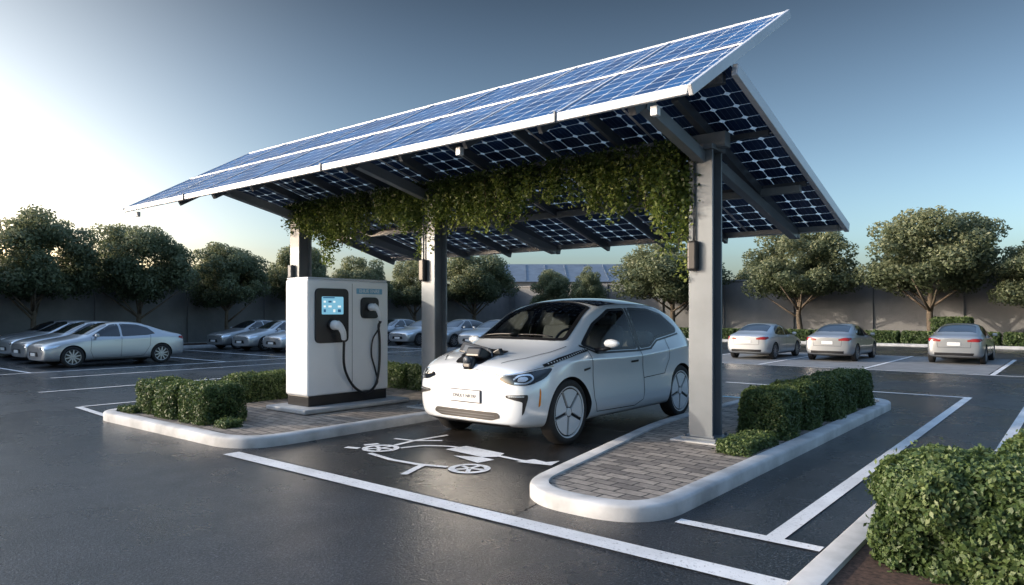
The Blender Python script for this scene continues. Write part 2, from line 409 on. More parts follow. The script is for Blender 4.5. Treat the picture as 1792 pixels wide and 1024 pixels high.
e,q=island('planting_bed',[(-1.32,1.),(9.,1.),(9.,6.9),(-1.32,6.9)],[.5,.5,.5,.8])
flat('soil',q,.10,M_soil,e)
e,q=island('planting_bed',[(-34.,38.6),(20,38.6),(20,43.3),(-34,43.3)],.3); flat('soil',q,.10,M_soil,e)
e,q=island('planting_bed',[(-35.2,-18),(-32.0+.1,-18),(-31.9-.2,37.),(-35.2,37.)],.3); flat('soil',q,.10,M_soil,e)

# ------------------------------------------------------------------ walls
def wallmat():
    m,nt,b=newmat('wall_concrete'); n=noise(nt,.5,8,.65); n2=noise(nt,9,5)
    rp=ramp(nt,n.outputs[0],[(.3,(.15,.155,.165)),(.7,(.25,.252,.255))]); nt.links.new(rp.outputs[0],b.inputs['Base Color']); b.inputs['Roughness'].default_value=.85
    bump(nt,b,n2.outputs[0],.4,.02); return m
M_wall=wallmat()
w=empty('concrete_wall')
x=-35.2
while x<24:
    box('panel',(x+2.15,43.5,1.8),(4.3,.3,3.6),M_wall,w,bevel=.02); box('pier',(x,43.45,1.84),(.36,.44,3.68),M_wall,w); x+=4.3
box('coping',(-5,43.5,3.66),(60,.42,.1),M_wall,w)
w=empty('concrete_wall')
y=43.3
while y>-18:
    box('panel',(-35.5,y-2.15,1.8),(.3,4.3,3.6),M_wall,w,bevel=.02); box('pier',(-35.45,y,1.84),(.44,.36,3.68),M_wall,w); y-=4.3
box('coping',(-35.5,13,3.66),(.42,62,.1),M_wall,w)

def warehouse(name,loc,rz,sx,sy,he,hr):
    e=empty(name,loc,rz); mw=plain('stucco',(.3,.3,.3),.9); mr=plain('metal_roof',(.16,.2,.25),.5,.3,var=.2,scale=1)
    box('walls',(0,0,he/2),(sx,sy,he),mw,e)
    a=sx/2+.4;b=sy/2+.4
    mesh_obj('roof',[(-a,-b,he+.01),(a,-b,he+.01),(a,b,he+.01),(-a,b,he+.01),(-a+1.5,0,hr),(a-1.5,0,hr)],[(0,1,5,4),(2,3,4,5),(1,2,5),(3,0,4),(3,2,1,0)],mr,e)
    k=-sx/2+1.2
    while k<sx/2-.8:
        box('window',(k,-sy/2-.01,he*.7),(1.3,.06,1.),M_oglass,e); box('seam',(k,-sy/4-.2,(he+hr)/2+.06),(.08,sy/2,.06),mr,e,rot=Matrix.Rotation(math.atan2(hr-he,sy/2+.4),3,'X')); k+=2.2
warehouse('warehouse',(-46,67,0),R(39),17,12,4.9,7.2)
warehouse('warehouse',(-14,78,0),0,22,12,3.6,4.6)

# ------------------------------------------------------------------ trees
T=[(-33.4,10.0,2.35,5.7),(-33.4,14.2,2.25,5.75),(-33.4,18.4,2.0,5.1),(-33.4,22.6,1.75,5.4),(-33.4,26.8,1.85,5.0),(-33.4,31.2,1.9,5.3),(-33.2,36.7,2.7,6.0),
   (-29.7,41,1.6,4.7),(-26.6,41,1.2,4.6),(-20.3,41,3.7,6.3),(-12.5,41,3.0,6.5),(-6.05,40.8,3.3,6.9),(-1.4,41,2.4,5.2),(4.5,41,3.1,6.2),(10.5,41,2.8,6.),(-33.4,5.2,2.4,5.6),(-33.4,.4,2.3,5.9),(-16.5,48,2.6,5.6)]
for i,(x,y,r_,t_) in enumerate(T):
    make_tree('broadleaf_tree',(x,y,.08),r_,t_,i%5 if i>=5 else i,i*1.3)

# ------------------------------------------------------------------ hedges
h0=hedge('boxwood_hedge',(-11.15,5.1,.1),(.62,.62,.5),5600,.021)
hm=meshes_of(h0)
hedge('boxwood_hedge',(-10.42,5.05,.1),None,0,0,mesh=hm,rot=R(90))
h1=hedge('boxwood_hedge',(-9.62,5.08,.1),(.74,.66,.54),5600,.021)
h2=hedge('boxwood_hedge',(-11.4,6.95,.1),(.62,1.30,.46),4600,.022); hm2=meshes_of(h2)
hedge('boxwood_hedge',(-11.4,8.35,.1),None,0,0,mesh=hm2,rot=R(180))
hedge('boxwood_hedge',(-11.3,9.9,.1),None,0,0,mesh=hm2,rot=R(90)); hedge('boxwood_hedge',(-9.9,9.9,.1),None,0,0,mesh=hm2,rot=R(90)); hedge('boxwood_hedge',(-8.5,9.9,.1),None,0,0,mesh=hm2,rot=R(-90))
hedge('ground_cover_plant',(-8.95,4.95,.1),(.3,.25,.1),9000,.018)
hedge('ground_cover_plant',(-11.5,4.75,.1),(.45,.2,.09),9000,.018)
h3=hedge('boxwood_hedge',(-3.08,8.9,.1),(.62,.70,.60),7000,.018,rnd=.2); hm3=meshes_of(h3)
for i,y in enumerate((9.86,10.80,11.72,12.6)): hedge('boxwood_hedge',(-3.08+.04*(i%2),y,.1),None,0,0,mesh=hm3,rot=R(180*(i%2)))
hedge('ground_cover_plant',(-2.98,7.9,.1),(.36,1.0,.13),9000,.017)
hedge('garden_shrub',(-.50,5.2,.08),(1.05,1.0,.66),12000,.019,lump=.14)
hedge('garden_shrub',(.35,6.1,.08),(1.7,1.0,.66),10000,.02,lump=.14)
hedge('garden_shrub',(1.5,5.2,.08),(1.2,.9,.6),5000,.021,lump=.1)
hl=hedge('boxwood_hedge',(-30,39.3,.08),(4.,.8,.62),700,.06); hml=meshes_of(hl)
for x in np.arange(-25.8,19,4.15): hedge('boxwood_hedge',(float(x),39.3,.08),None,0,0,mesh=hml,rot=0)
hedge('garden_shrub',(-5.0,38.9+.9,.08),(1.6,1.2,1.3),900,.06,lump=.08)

# ------------------------------------------------------------------ canopy
can=empty('solar_canopy')
FX0,FX1=-15.23,-2.9
fA=Vector((0,6.2,3.73)); fB=Vector((0,8.96,5.33)); bA=Vector((0,7.15,4.22)); bB=Vector((0,11.72,2.95)); BX0=-13.5
def sheet(name,x0,x1,a,b,off,mat):
    d=(b-a); L=d.length; n=Vector((1,0,0)).cross(d).normalized(); 
    if n.z<0:n=-n
    p=[Vector((x0,a.y,a.z))+n*off,Vector((x1,a.y,a.z))+n*off,Vector((x1,b.y,b.z))+n*off,Vector((x0,b.y,b.z))+n*off]
    o=mesh_obj(name,p,[(0,1,2,3)],mat,can); uv=o.data.uv_layers.new(name='UVMap')
    for i,c in enumerate([(0,0),(x1-x0,0),(x1-x0,L),(0,L)]): uv.data[i].uv=c
    return n
def pl(a,b,t,x,off=0):
    d=b-a; n=Vector((1,0,0)).cross(d).normalized(); 
    if n.z<0:n=-n
    p=a+d*t+n*off; return Vector((x,p.y,p.z))
def slope(a,b,x0,x1,nx,ny,off):
    W=(x1-x0)/nx
    for i in range(nx+1):
        x=x0+W*i
        if 0<i<nx: beam('module_frame',pl(a,b,0.01,x,off),pl(a,b,.99,x,off),.035,.02,M_fascia,can,0)
    for j in range(1,ny): beam('module_frame',pl(a,b,j/ny,x0,off+.002),pl(a,b,j/ny,x1,off+.002),.04,.02,M_fascia,can,0)
sheet('solar_panels',FX0,FX1,fA,fB,.05,M_solar); slope(fA,fB,FX0,FX1,8,2,.055)
sheet('solar_panels',BX0,FX1,bA,bB,.05,M_solarb); slope(bA,bB,BX0,FX1,7,3,.055)
def fas(a,b,w=.05,h=.095): return beam('fascia',a,b,w,h,M_fascia,can,bevel=.01)
o=.02
fas(pl(fA,fB,0,FX0,o),pl(fA,fB,0,FX1,o)); fas(pl(fA,fB,1,FX0,o),pl(fA,fB,1,FX1,o))
fas(pl(fA,fB,-.01,FX0,o),pl(fA,fB,1.01,FX0,o)); fas(pl(fA,fB,-.01,FX1+.03,o),pl(fA,fB,1.01,FX1+.03,o),.05,.11)
fas(pl(bA,bB,1,BX0,o),pl(bA,bB,1,FX1,o))
fas(pl(bA,bB,0.02,BX0,o),pl(bA,bB,1.007,BX0,o)); fas(pl(bA,bB,0.02,FX1+.03,o),pl(bA,bB,1.007,FX1+.03,o),.07,.14)
for x in (-4.42,-8.58,-12.7): box('eave_joint',(x,6.165,3.75),(.02,.04,.11),M_steel2,can)
CX=[-3.58,-8.24,-11.95]
RX=[-3.58,-4.75,-5.9,-7.07,-8.24,-9.5,-10.7,-11.95,-13.2]
for i,x in enumerate(RX):
    main=x in CX
    beam('rafter',pl(fA,fB,.03,x,-.08),pl(fA,fB,.42,x,-.08),.09 if main else .06,.12,M_steel2,can)
    beam('rafter',pl(bA,bB,.04,x,-.09),pl(bA,bB,.985,x,-.09),.09 if main else .06,.13,M_steel2,can)
    beam('rafter',pl(fA,fB,.55,x,-.04),pl(fA,fB,.98,x,-.04),.05,.08,M_steel2,can)
for t in (.30,.62): beam('purlin',pl(bA,bB,t,BX0+.1,-.03),pl(bA,bB,t,FX1-.05,-.03),.05,.07,M_steel2,can)
beam('purlin',pl(fA,fB,.36,FX0+.1,-.18),pl(fA,fB,.36,FX1-.1,-.18),.10,.10,M_steel2,can)
beam('purlin',pl(bA,bB,.97,BX0+.1,-.03),pl(bA,bB,.97,FX1-.05,-.03),.06,.08,M_steel,can)
beam('main_beam',(-12.3,8.12,3.71),(-3.3,8.12,3.71),.16,.18,M_steel,can)
beam('main_beam',(-13.3,9.9,3.33),(FX1-.1,9.9,3.33),.08,.10,M_steel,can)
for i,x in enumerate(CX):
    z0=.12; h=3.60-z0
    box('column_flange',(x,7.99,z0+h/2),(.30,.03,h),M_steel,can,bevel=.004); box('column_flange',(x,8.25,z0+h/2),(.30,.03,h),M_steel,can,bevel=.004)
    box('column_web',(x,8.12,z0+h/2),(.13,.228,h),M_steel2,can)
    box('base_plate',(x,8.12,.145),(.44,.44,.03),M_steel,can,bevel=.005); box('base_pad',(x,8.12,.115),(.62,.66,.035),M_slab,can,bevel=.01)
    for a in(-.18,.18):
        for b in(-.18,.18): tube('bolt',[(x+a,8.12+b,.15),(x+a,8.12+b,.19)],.018,M_steel2,can,6)
    beam('arm',(x,8.05,3.50),(x,6.55,3.83),.12,.15,M_steel,can); beam('arm',(x,8.2,3.53),(x,11.45,2.88),.12,.14,M_steel,can)
    box('column_cap',(x,8.12,3.62),(.34,.40,.06),M_steel,can,bevel=.005)
    if i<2:
        box('column_lamp',(x-.075,7.93,2.33),(.13,.09,.36),M_black,can,bevel=.03); tube('lamp_conduit',[(x-.075,7.95,2.5),(x-.075,7.95,3.5)],.014,M_steel2,can,6)
    else: box('junction_box',(x-.05,7.93,2.45),(.12,.08,.25),M_steel2,can,bevel=.02)
for x,y in ((-3.3,6.3),(-6.0,6.35),(-14.9,6.3)): box('rain_spout',(x,y,3.64),(.08,.07,.10),M_fascia,can,bevel=.01)

# ------------------------------------------------------------------ vines
def vine():
    P=[];lv=[]
    prof=[(-12.1,.4),(-11.2,.75),(-10.6,.95),(-9.9,.5),(-9.2,.55),(-8.3,.9),(-7.6,.6),(-7.,.85),(-6.4,.7),(-5.8,.45),(-5.2,.55),(-4.75,1.0),(-4.4,.7),(-4.05,1.35),(-3.8,1.45)]
    xs=[p[0] for p in prof]; ls=[p[1] for p in prof]
    for k in range(400):
        x=rng.uniform(-12.15,-3.72); L=np.interp(x,xs,ls)*rng.uniform(.25,1.0)**.9
        if rng.random()<.15: L*=1.35
        y=8.02+rng.normal()*.12; n=int(46+L*150); t=rng.uniform(0,1,n)
        sw=rng.normal(size=2)*.05
        z=3.74-t*(L+.08)+rng.normal(size=n)*.03
        wd=.07*(1-.6*t)+.013
        px=x+sw[0]*t+rng.normal(size=n)*wd; py=y+sw[1]*t+rng.normal(size=n)*wd
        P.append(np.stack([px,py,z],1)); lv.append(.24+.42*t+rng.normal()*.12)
    P=np.concatenate(P);lv=np.concatenate(lv); nn=unit(len(P)); nn[:,1]-=.6; nn[:,2]+=.4
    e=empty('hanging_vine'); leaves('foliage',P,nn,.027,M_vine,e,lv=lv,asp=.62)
    for k in range(50):
        x=rng.uniform(-12.,-3.8); y=8.05+rng.normal()*.08; L=np.interp(x,xs,ls)*.9
        tube('stem',[(x,y,3.7),(x+.02,y,3.7-L*.5),(x+.03*rng.normal(),y+.02,3.7-L)],[.006,.005,.003],M_bark,e,4)
vine()

# ------------------------------------------------------------------ car lofting
def loft_mesh(st,creases=None):
    V=[];F=[]
    for y,rg in st:
        for i in range(11): V.append((rg[i][0],y,rg[i][1]))
        for i in range(9,0,-1): V.append((-rg[i][0],y,rg[i][1]))
    n=20
    for s in range(len(st)-1):
        for i in range(n):
            j=(i+1)%n; F.append((s*n+i,s*n+j,(s+1)*n+j,(s+1)*n+i))
    for s in (0,len(st)-1):
        b=s*n
        for i in range(10):
            q=[b+i,b+i+1,b+(n-i-1)%n,b+(n-i)%n]; q2=[]
            for k in q:
                if k not in q2:q2.append(k)
            F.append(tuple(q2) if s==0 else tuple(q2[::-1]))
    me=bpy.data.meshes.new('body'); me.from_pydata(V,[],F)
    bm=bmesh.new(); bm.from_mesh(me); bmesh.ops.recalc_face_normals(bm,faces=bm.faces)
    if creases:
        cl=bm.edges.layers.float.new('crease_edge'); bm.verts.ensure_lookup_table()
        for e in bm.edges:
            a,b=e.verts[0].index,e.verts[1].index
            ra,rb=a%n,b%n; ra=min(ra,n-ra); rb=min(rb,n-rb); sa,sb=sorted((a//n,b//n))
            if ra==rb and sa!=sb and ra in creases:
                v,s0,s1=creases[ra]
                if sa>=s0 and sb<=s1: e[cl]=v
    bm.to_mesh(me); bm.free(); return me
def cyl_cutters(axles,r,x0,x1,mats):
    bm=bmesh.new()
    for (y,z) in axles:
        for s in(-1,1):
            M=Matrix.Translation((s*(x0+x1)/2,y,z))@Matrix.Rotation(R(90),4,'Y')
            bmesh.ops.create_cone(bm,cap_ends=True,segments=64,radius1=r,radius2=r,depth=x1-x0,matrix=M)
    me=bpy.data.meshes.new('cut'); bm.to_mesh(me); bm.free()
    for m in mats: me.materials.append(m)
    me.polygons.foreach_set('material_index',[1]*len(me.polygons)); o=bpy.data.objects.new('cut',me); link(o); return o
def car_body(st,level,axles,wr,mats,creases=None):
    me=loft_mesh(st,creases)
    for m in mats: me.materials.append(m)
    o=bpy.data.objects.new('tmp',me); link(o)
    s=o.modifiers.new('s','SUBSURF'); s.levels=level; s.render_levels=level
    dg=bpy.context.evaluated_depsgraph_get(); full=bpy.data.meshes.new_from_object(o.evaluated_get(dg))
    bm=bmesh.new(); bm.from_mesh(full); bvh=BVHTree.FromBMesh(bm); bm.free()
    c=cyl_cutters(axles,wr,.60,1.2,mats)
    b=o.modifiers.new('b','BOOLEAN'); b.object=c; b.operation='DIFFERENCE'; b.solver='EXACT'
    bpy.context.view_layer.update(); dg=bpy.context.evaluated_depsgraph_get(); out=bpy.data.meshes.new_from_object(o.evaluated_get(dg))
    bpy.data.objects.remove(o); bpy.data.objects.remove(c)
    out.polygons.foreach_set('use_smooth',[True]*len(out.polygons)); 
    try: out.set_sharp_from_angle(angle=R(38))
    except Exception as ex: print(ex)
    return out,bvh
class Frame:
    def __init__(s,d,e1,e2=(0,0,1)): s.d=Vector(d).normalized(); s.e1=Vector(e1).normalized(); s.e2=Vector(e2).normalized()
    def hit(s,bvh,p,off):
        o=s.e1*p[0]+s.e2*p[1]-s.d*6; h=bvh.ray_cast(o,s.d)
        if h[0] is None: return None,None
        n=h[1]
        if n.dot(s.d)>0:n=-n
        return h[0]+n*off,n
    def proj(s,v): return v.dot(s.e1),v.dot(s.e2)
FS={1:Frame((-1,0,0),(0,1,0)),-1:Frame((1,0,0),(0,1,0))}
FT=Frame((0,0,-1),(1,0,0),(0,1,0)); FF=Frame((0,1,0),(1,0,0)); FB=Frame((0,-1,0),(1,0,0))
def FD(s,k=.6): return Frame((-s*k,math.sqrt(1-k*k),0),(s*math.sqrt(1-k*k),k,0))
def FDB(s,k=.6): return Frame((-s*k,-math.sqrt(1-k*k),0),(s*math.sqrt(1-k*k),-k,0))
def patch(name,bvh,fr,poly,mat,parent,off=.004,step=.035,frit=0,mat2=None,rnd=.03):
    P=[Vector(p) for p in poly]
    area=sum(P[i-1].x*P[i].y-P[i].x*P[i-1].y for i in range(len(P)))
    if area<0:P=P[::-1]
    if rnd: P=roundpoly(P,rnd,5)
    P=resample(P,step); pts=list(P); nb=len(P)
    if frit:
        for p in inset(P,frit):
            if pip(p.x,p.y,P) and pdist(p.x,p.y,P)>frit*.9: pts.append(p)
    xs=[p.x for p in P];ys=[p.y for p in P]; gx=np.arange(min(xs),max(xs),step); gy=np.arange(min(ys),max(ys),step)
    mn=max(frit*1.25,step*.6)
    for a in gx:
        for b in gy:
            if pip(a,b,P) and pdist(a,b,P)>mn: pts.append(Vector((a,b)))
    r=delaunay_2d_cdt(pts,[(i,(i+1)%nb) for i in range(nb)],[],1,1e-6)
    vs,_,fs=r[0],r[1],r[2]; V=[];ok=[]
    for p in vs:
        h,n=fr.hit(bvh,p,off); ok.append(h is not None); V.append(h if h is not None else Vector((0,0,0)))
    F=[];mi=[]
    for f in fs:
        if not all(ok[i] for i in f): continue
        a,b,c=[V[i] for i in f[:3]]; nn=(b-a).cross(c-a)
        F.append(tuple(f) if nn.dot(fr.d)<0 else tuple(f)[::-1])
        cx=sum(vs[i].x for i in f)/3; cy=sum(vs[i].y for i in f)/3
        mi.append(1 if (frit and pdist(cx,cy,P)<frit*.97) else 0)
    return mesh_obj(name,V,F,[mat,mat2 or mat],parent,smooth=True,mi=mi),P
def strip(name,bvh,fr,line,w,mat,parent,off=.003,step=.03,smooth=False):
    L=[Vector(p) for p in line]
    if smooth: L=catmull(L,6)
    pts=[]
    for a,b in zip(L,L[1:]):
        k=max(1,int((b-a).length/step)); pts+= [a.lerp(b,j/k) for j in range(k)]
    pts.append(L[-1]); V=[];F=[];n=len(pts)
    for i,p in enumerate(pts):
        t=(pts[min(i+1,n-1)]-pts[max(i-1,0)]).normalized(); q=Vector((-t.y,t.x))*w/2
        a,_=fr.hit(bvh,p-q,off); b,_=fr.hit(bvh,p+q,off)
        if a is None or b is None: return
        V+=[a,b]
    for i in range(n-1): F.append((2*i,2*i+1,2*i+3,2*i+2))
    return mesh_obj(name,V,F,mat,parent,smooth=True)
def wheel_mesh(Rw,w,n,mat_r,aero):
    V=[];F=[];MI=[]
    def lathe(prof,mi,seg=56):
        b=len(V)
        for r,x in prof:
            for k in range(seg):
                t=2*math.pi*k/seg; V.append((x,r*math.cos(t),r*math.sin(t)))
        for j in range(len(prof)-1):
            for k in range(seg):
                k2=(k+1)%seg; F.append((b+j*seg+k,b+(j+1)*seg+k,b+(j+1)*seg+k2,b+j*seg+k2)); MI.append(mi)
    rr=.79 if aero else .70
    lathe([(rr*Rw,.40*w),(rr*Rw,.48*w),((rr+.03)*Rw,.52*w),(.90*Rw,.53*w),(.965*Rw,.47*w),(Rw,.36*w),(Rw,-.36*w),(.965*Rw,-.47*w),(.9*Rw,-.52*w),(rr*Rw,-.5*w)],0)
    lathe([(rr*Rw+.001,.49*w),((rr-.035)*Rw,.47*w),((rr-.04)*Rw,.36*w)],1)
    lathe([((rr-.035)*Rw,.30*w),(.001,.26*w)],2); lathe([(.98*rr*Rw,-.45*w),(.001,-.4*w)],2)
    lathe([(.13*Rw,.30*w),(.125*Rw,.46*w),(.09*Rw,.475*w),(.001,.475*w)],1,24)
    for k in range(n):
        a0=2*math.pi*k/n+.2; 
        if aero:
            r0,r1=.16*Rw,(rr-.085)*Rw; g=.019; m=14; half=math.pi/n
            top=[];bot=[]
            for j in range(m+1):
                s=-1+2*j/m; r=r1; ang=a0+s*(half-math.asin(g/r)); top.append((r*math.cos(ang),r*math.sin(ang)))
            for j in range(m+1):
                s=-1+2*j/m; r=r0; ang=a0+s*(half-math.asin(min(.95,g/r))); bot.append((r*math.cos(ang),r*math.sin(ang)))
            b=len(V)
            for p,q in zip(bot,top): V.append((.44*w,*p)); V.append((.455*w,*q))
            for j in range(m): F.append((b+2*j,b+2*j+1,b+2*j+3,b+2*j+2)); MI.append(1)
            for j in (0,m):
                c=len(V); V.extend([(.30*w,*bot[j]),(.30*w,*top[j])]); F.append((b+2*j,b+2*j+1,c+1,c)); MI.append(1)
        else:
            ca,sa=math.cos(a0),math.sin(a0); b=len(V)
            for x in (.44*w,.36*w):
                for r,h in((.10*Rw,.022),(.10*Rw,-.022),((rr-.05)*Rw,-.016),((rr-.05)*Rw,.016)): V.append((x,r*ca-h*sa,r*sa+h*ca))
            F.append((b,b+1,b+2,b+3));F.append((b,b+3,b+7,b+4));F.append((b+1,b+5,b+6,b+2)); MI+= [1,1,1]
    me=bpy.data.meshes.new('wheel'); me.from_pydata(V,[],F)
    for m in (M_rubber,mat_r,M_black): me.materials.append(m)
    me.polygons.foreach_set('material_index',MI); me.polygons.foreach_set('use_smooth',[True]*len(F)); me.update()
    try: me.set_sharp_from_angle(angle=R(35))
    except Exception: pass
    return me
def place(name,me,parent,loc,rz=0):
    o=bpy.data.objects.new(name,me); link(o,parent); o.location=loc; o.rotation_euler=(0,0,rz); return o

# --- hero hatchback
low=[(0,.18),(.73,.18),(.855,.23),(.892,.42),(.862,.70)]
def stn(y,up,lo=low): return (y,lo+up)
HS=[
 (.03,[(0,.27),(.46,.27),(.58,.32),(.62,.46),(.60,.60),(.55,.69),(.49,.735),(.41,.765),(.31,.785),(.17,.80),(0,.805)]),
 (.09,[(0,.22),(.60,.22),(.72,.27),(.765,.46),(.755,.62),(.71,.74),(.64,.80),(.54,.835),(.40,.86),(.22,.875),(0,.88)]),
 (.28,[(0,.19),(.68,.19),(.82,.25),(.858,.46),(.855,.66),(.82,.80),(.745,.87),(.625,.90),(.47,.925),(.25,.94),(0,.945)]),
 stn(.68,[(.868,.875),(.80,.955),(.685,.985),(.52,1.005),(.28,1.02),(0,1.025)]),
 stn(.92,[(.872,.89),(.805,.985),(.715,1.025),(.57,1.10),(.32,1.145),(0,1.155)]),
 stn(1.30,[(.880,.88),(.815,1.0),(.745,1.16),(.62,1.33),(.34,1.40),(0,1.415)]),
 stn(1.70,[(.882,.87),(.82,.99),(.755,1.22),(.635,1.47),(.36,1.545),(0,1.56)]),
 stn(2.25,[(.884,.87),(.82,.985),(.758,1.23),(.64,1.50),(.37,1.58),(0,1.595)]),
 stn(2.85,[(.885,.90),(.825,1.01),(.76,1.24),(.635,1.49),(.37,1.56),(0,1.575)]),
 stn(3.35,[(.880,.93),(.82,1.07),(.74,1.25),(.615,1.43),(.36,1.50),(0,1.515)]),
 (3.70,[(0,.2),(.72,.2),(.85,.26),(.876,.45),(.862,.74),(.84,.95),(.77,1.09),(.69,1.21),(.575,1.32),(.33,1.375),(0,1.39)]),
 (3.91,[(0,.24),(.64,.24),(.76,.31),(.81,.48),(.80,.72),(.76,.89),(.69,.98),(.60,1.05),(.48,1.11),(.28,1.14),(0,1.15)]),
 (3.98,[(0,.3),(.54,.3),(.66,.37),(.71,.52),(.70,.70),(.66,.82),(.59,.89),(.50,.93),(.38,.96),(.2,.975),(0,.98)]),
]
car=empty('electric_car',(-6.0,6.42,0),0,1.18)
WRr=.345; AX=[(.73,WRr),(3.365,WRr)]
body,bvh=car_body(HS,4,AX,WRr+.03,[M_pw,M_dark,M_dark],{5:(.62,3,10),3:(.5,3,10),8:(.4,5,9)})
sidewins=[[(1.06,1.035),(1.28,.965),(2.20,.955),(2.16,1.455),(1.80,1.44),(1.42,1.28)],
          [(2.26,.955),(2.52,.97),(2.72,1.06),(3.34,1.13),(3.40,1.19),(3.12,1.38),(2.75,1.45),(2.24,1.46)]]
wsh=[(0,.80),(.30,.815),(.52,.86),(.645,.95),(.60,1.25),(.535,1.62),(.3,1.68),(0,1.69),(-.3,1.68),(-.535,1.62),(-.60,1.25),(-.645,.95),(-.52,.86),(-.30,.815)]
holes=[]
for s in (1,-1):
    for i,wp in enumerate(sidewins):
        o,P=patch('side_window',bvh,FS[s],wp,M_glass,car,off=.003,frit=.03,mat2=M_black,rnd=.05); holes.append((FS[s],P))
o,P=patch('windscreen',bvh,FT,wsh,M_glass,car,off=.004,frit=.045,mat2=M_black,rnd=.05); holes.append((FT,P))
patch('roof_panel',bvh,FT,[(-.565,1.71),(.565,1.71),(.60,2.3),(.592,2.9),(.545,3.45),(-.545,3.45),(-.592,2.9),(-.60,2.3)],M_oglass,car,off=.004,step=.05,rnd=.05)
patch('tailgate_glass',bvh,FB,[(-.52,1.02),(.52,1.02),(.50,1.33),(-.50,1.33)],M_oglass,car,off=.005)
bm=bmesh.new(); bm.from_mesh(body); kill=[]
for f in bm.faces:
    c=f.calc_center_median()
    if c.z<.85 or f.material_index: continue
    for fr,P in holes:
        if f.normal.dot(fr.d)>-.12: continue
        a,b=fr.proj(c)
        if pip(a,b,P) and pdist(a,b,P)>.018: kill.append(f); break
bmesh.ops.delete(bm,geom=kill,context='FACES'); bm.to_mesh(body); bm.free()
bo=place('body',body,car,(0,0,0)); so=bo.modifiers.new('so','SOLIDIFY'); so.thickness=.022; so.offset=-1; so.material_offset=1; so.material_offset_rim=1
wm=wheel_mesh(WRr,.17,5,M_rim,True)
for y,z in AX:
    place('wheel',wm,car,(.765,y,z)); place('wheel',wm,car,(-.765,y,z),math.pi)
    for s in(1,-1):
        tube('axle',[(s*.3,y,z),(s*.7,y,z)],.05,M_dark,car,8)
for s in (1,-1):
    fr=FS[s]
    strip('door_seam',bvh,fr,[(1.12,.99),(1.15,.80),(1.16,.45),(1.24,.30),(2.10,.28),(2.28,.34),(2.30,.60),(2.24,.95)],.009,M_dark,car)
    strip('door_seam',bvh,fr,[(2.30,.60),(2.85,.62),(2.98,.80),(2.96,1.06)],.008,M_dark,car)
    strip('sill',bvh,fr,[(1.12,.215),(2.95,.215)],.055,M_black,car,off=.006)
    strip('window_trim',bvh,fr,[(1.03,1.03),(1.27,.945),(2.22,.935),(2.52,.95),(2.73,1.04),(3.38,1.115)],.022,M_black,car,off=.006)
    strip('pillar_trim',bvh,fr,[(2.23,.95),(2.20,1.45)],.05,M_black,car,off=.005)
    strip('bonnet_trim',bvh,fr,[(.36,.845),(.60,.905),(.90,.955),(1.12,.985)],.03,M_black,car,off=.005)
    for k in range(17):
        t=.42+k*.042; strip('trim_dot',bvh,fr,[(t,.865+(t-.42)*.185),(t+.014,.868+(t-.42)*.185)],.010,M_wpl,car,off=.008,step=.02)
    patch('door_handle',bvh,fr,[(1.98,.80),(2.16,.805),(2.16,.83),(1.98,.825)],M_black,car,off=.004,step=.03,rnd=.01)
    patch('fender_badge',bvh,fr,[(.98,.76),(1.10,.78),(1.10,.80),(.97,.785)],M_black,car,off=.004,step=.03,rnd=.008)
    patch('side_marker',bvh,FD(s,.85),[(.62,.44),(.645,.46),(.655,.60),(.64,.64)],M_amber,car,off=.004,step=.02,rnd=.01)
    fd=FD(s)
    patch('headlight',bvh,fd,[(.385,.715),(.50,.665),(.70,.665),(.86,.73),(.945,.83),(.80,.815),(.60,.775),(.42,.75)],M_oglass,car,off=.006,step=.025,rnd=.05)
    ring=[(.55,.685),(.66,.685),(.73,.725),(.70,.765),(.60,.758),(.54,.72)]
    strip('daylight_ring',bvh,fd,ring,.016,M_chrome,car,off=.010,smooth=True)
    patch('headlight_lens',bvh,fd,[(.575,.70),(.655,.70),(.69,.73),(.66,.75),(.59,.742)],M_chrome,car,off=.010,step=.02,rnd=.02)
    strip('headlight_brow',bvh,fd,[(.40,.757),(.60,.785),(.80,.825),(.94,.842)],.008,M_chrome,car,off=.009)
    patch('bumper_intake',bvh,FD(s,.45),[(.50,.56),(.735,.575),(.735,.53),(.70,.40),(.675,.36),(.685,.50),(.50,.535)],M_black,car,off=.005,step=.025,rnd=.015)
    strip('intake_trim',bvh,FD(s,.45),[(.53,.55),(.70,.555)],.010,M_chrome,car,off=.009)
    strip('bonnet_seam',bvh,FT,[(s*.40,.14),(s*.56,.34),(s*.66,.62),(s*.70,.88)],.008,M_dark,car)
    V=[(a*.115,b*.06,c*.065) for a in(-1,1) for b in(-1,1) for c in(-1,1)]
    V=[(x,y*(.7 if x*1>0 else 1),z*(.75 if x>0 else 1)) for x,y,z in V]
    mo=mesh_obj('mirror_shell',[(s*x+s*1.02,y+1.30,z+1.055) for x,y,z in V],[(0,1,3,2),(4,6,7,5),(0,4,5,1),(2,3,7,6),(0,2,6,4),(1,5,7,3)],M_pw,car,smooth=True)
    sb=mo.modifiers.new('s','SUBSURF'); sb.levels=3; sb.render_levels=3
    tube('mirror_stalk',[(s*.83,1.28,.975),(s*.92,1.29,.985),(s*1.0,1.30,1.015)],[.03,.025,.03],M_black,car,8)
    patch('rear_lamp',bvh,FDB(s),[(-2.05,.74),(-1.80,.74),(-1.76,.86),(-2.0,.88)],M_red,car,off=.005,rnd=.02)
patch('lower_grille',bvh,FF,[(-.44,.375),(.44,.375),(.47,.325),(.36,.29),(-.36,.29),(-.47,.325)],M_black,car,off=.006,step=.03,rnd=.03)
for z in (.315,.342): strip('grille_slat',bvh,FF,[(-.40,z),(.40,z)],.006,M_steel2,car,off=.012)
strip('bumper_lip',bvh,FF,[(-.56,.245),(0,.24),(.56,.245)],.03,M_black,car,off=.004)
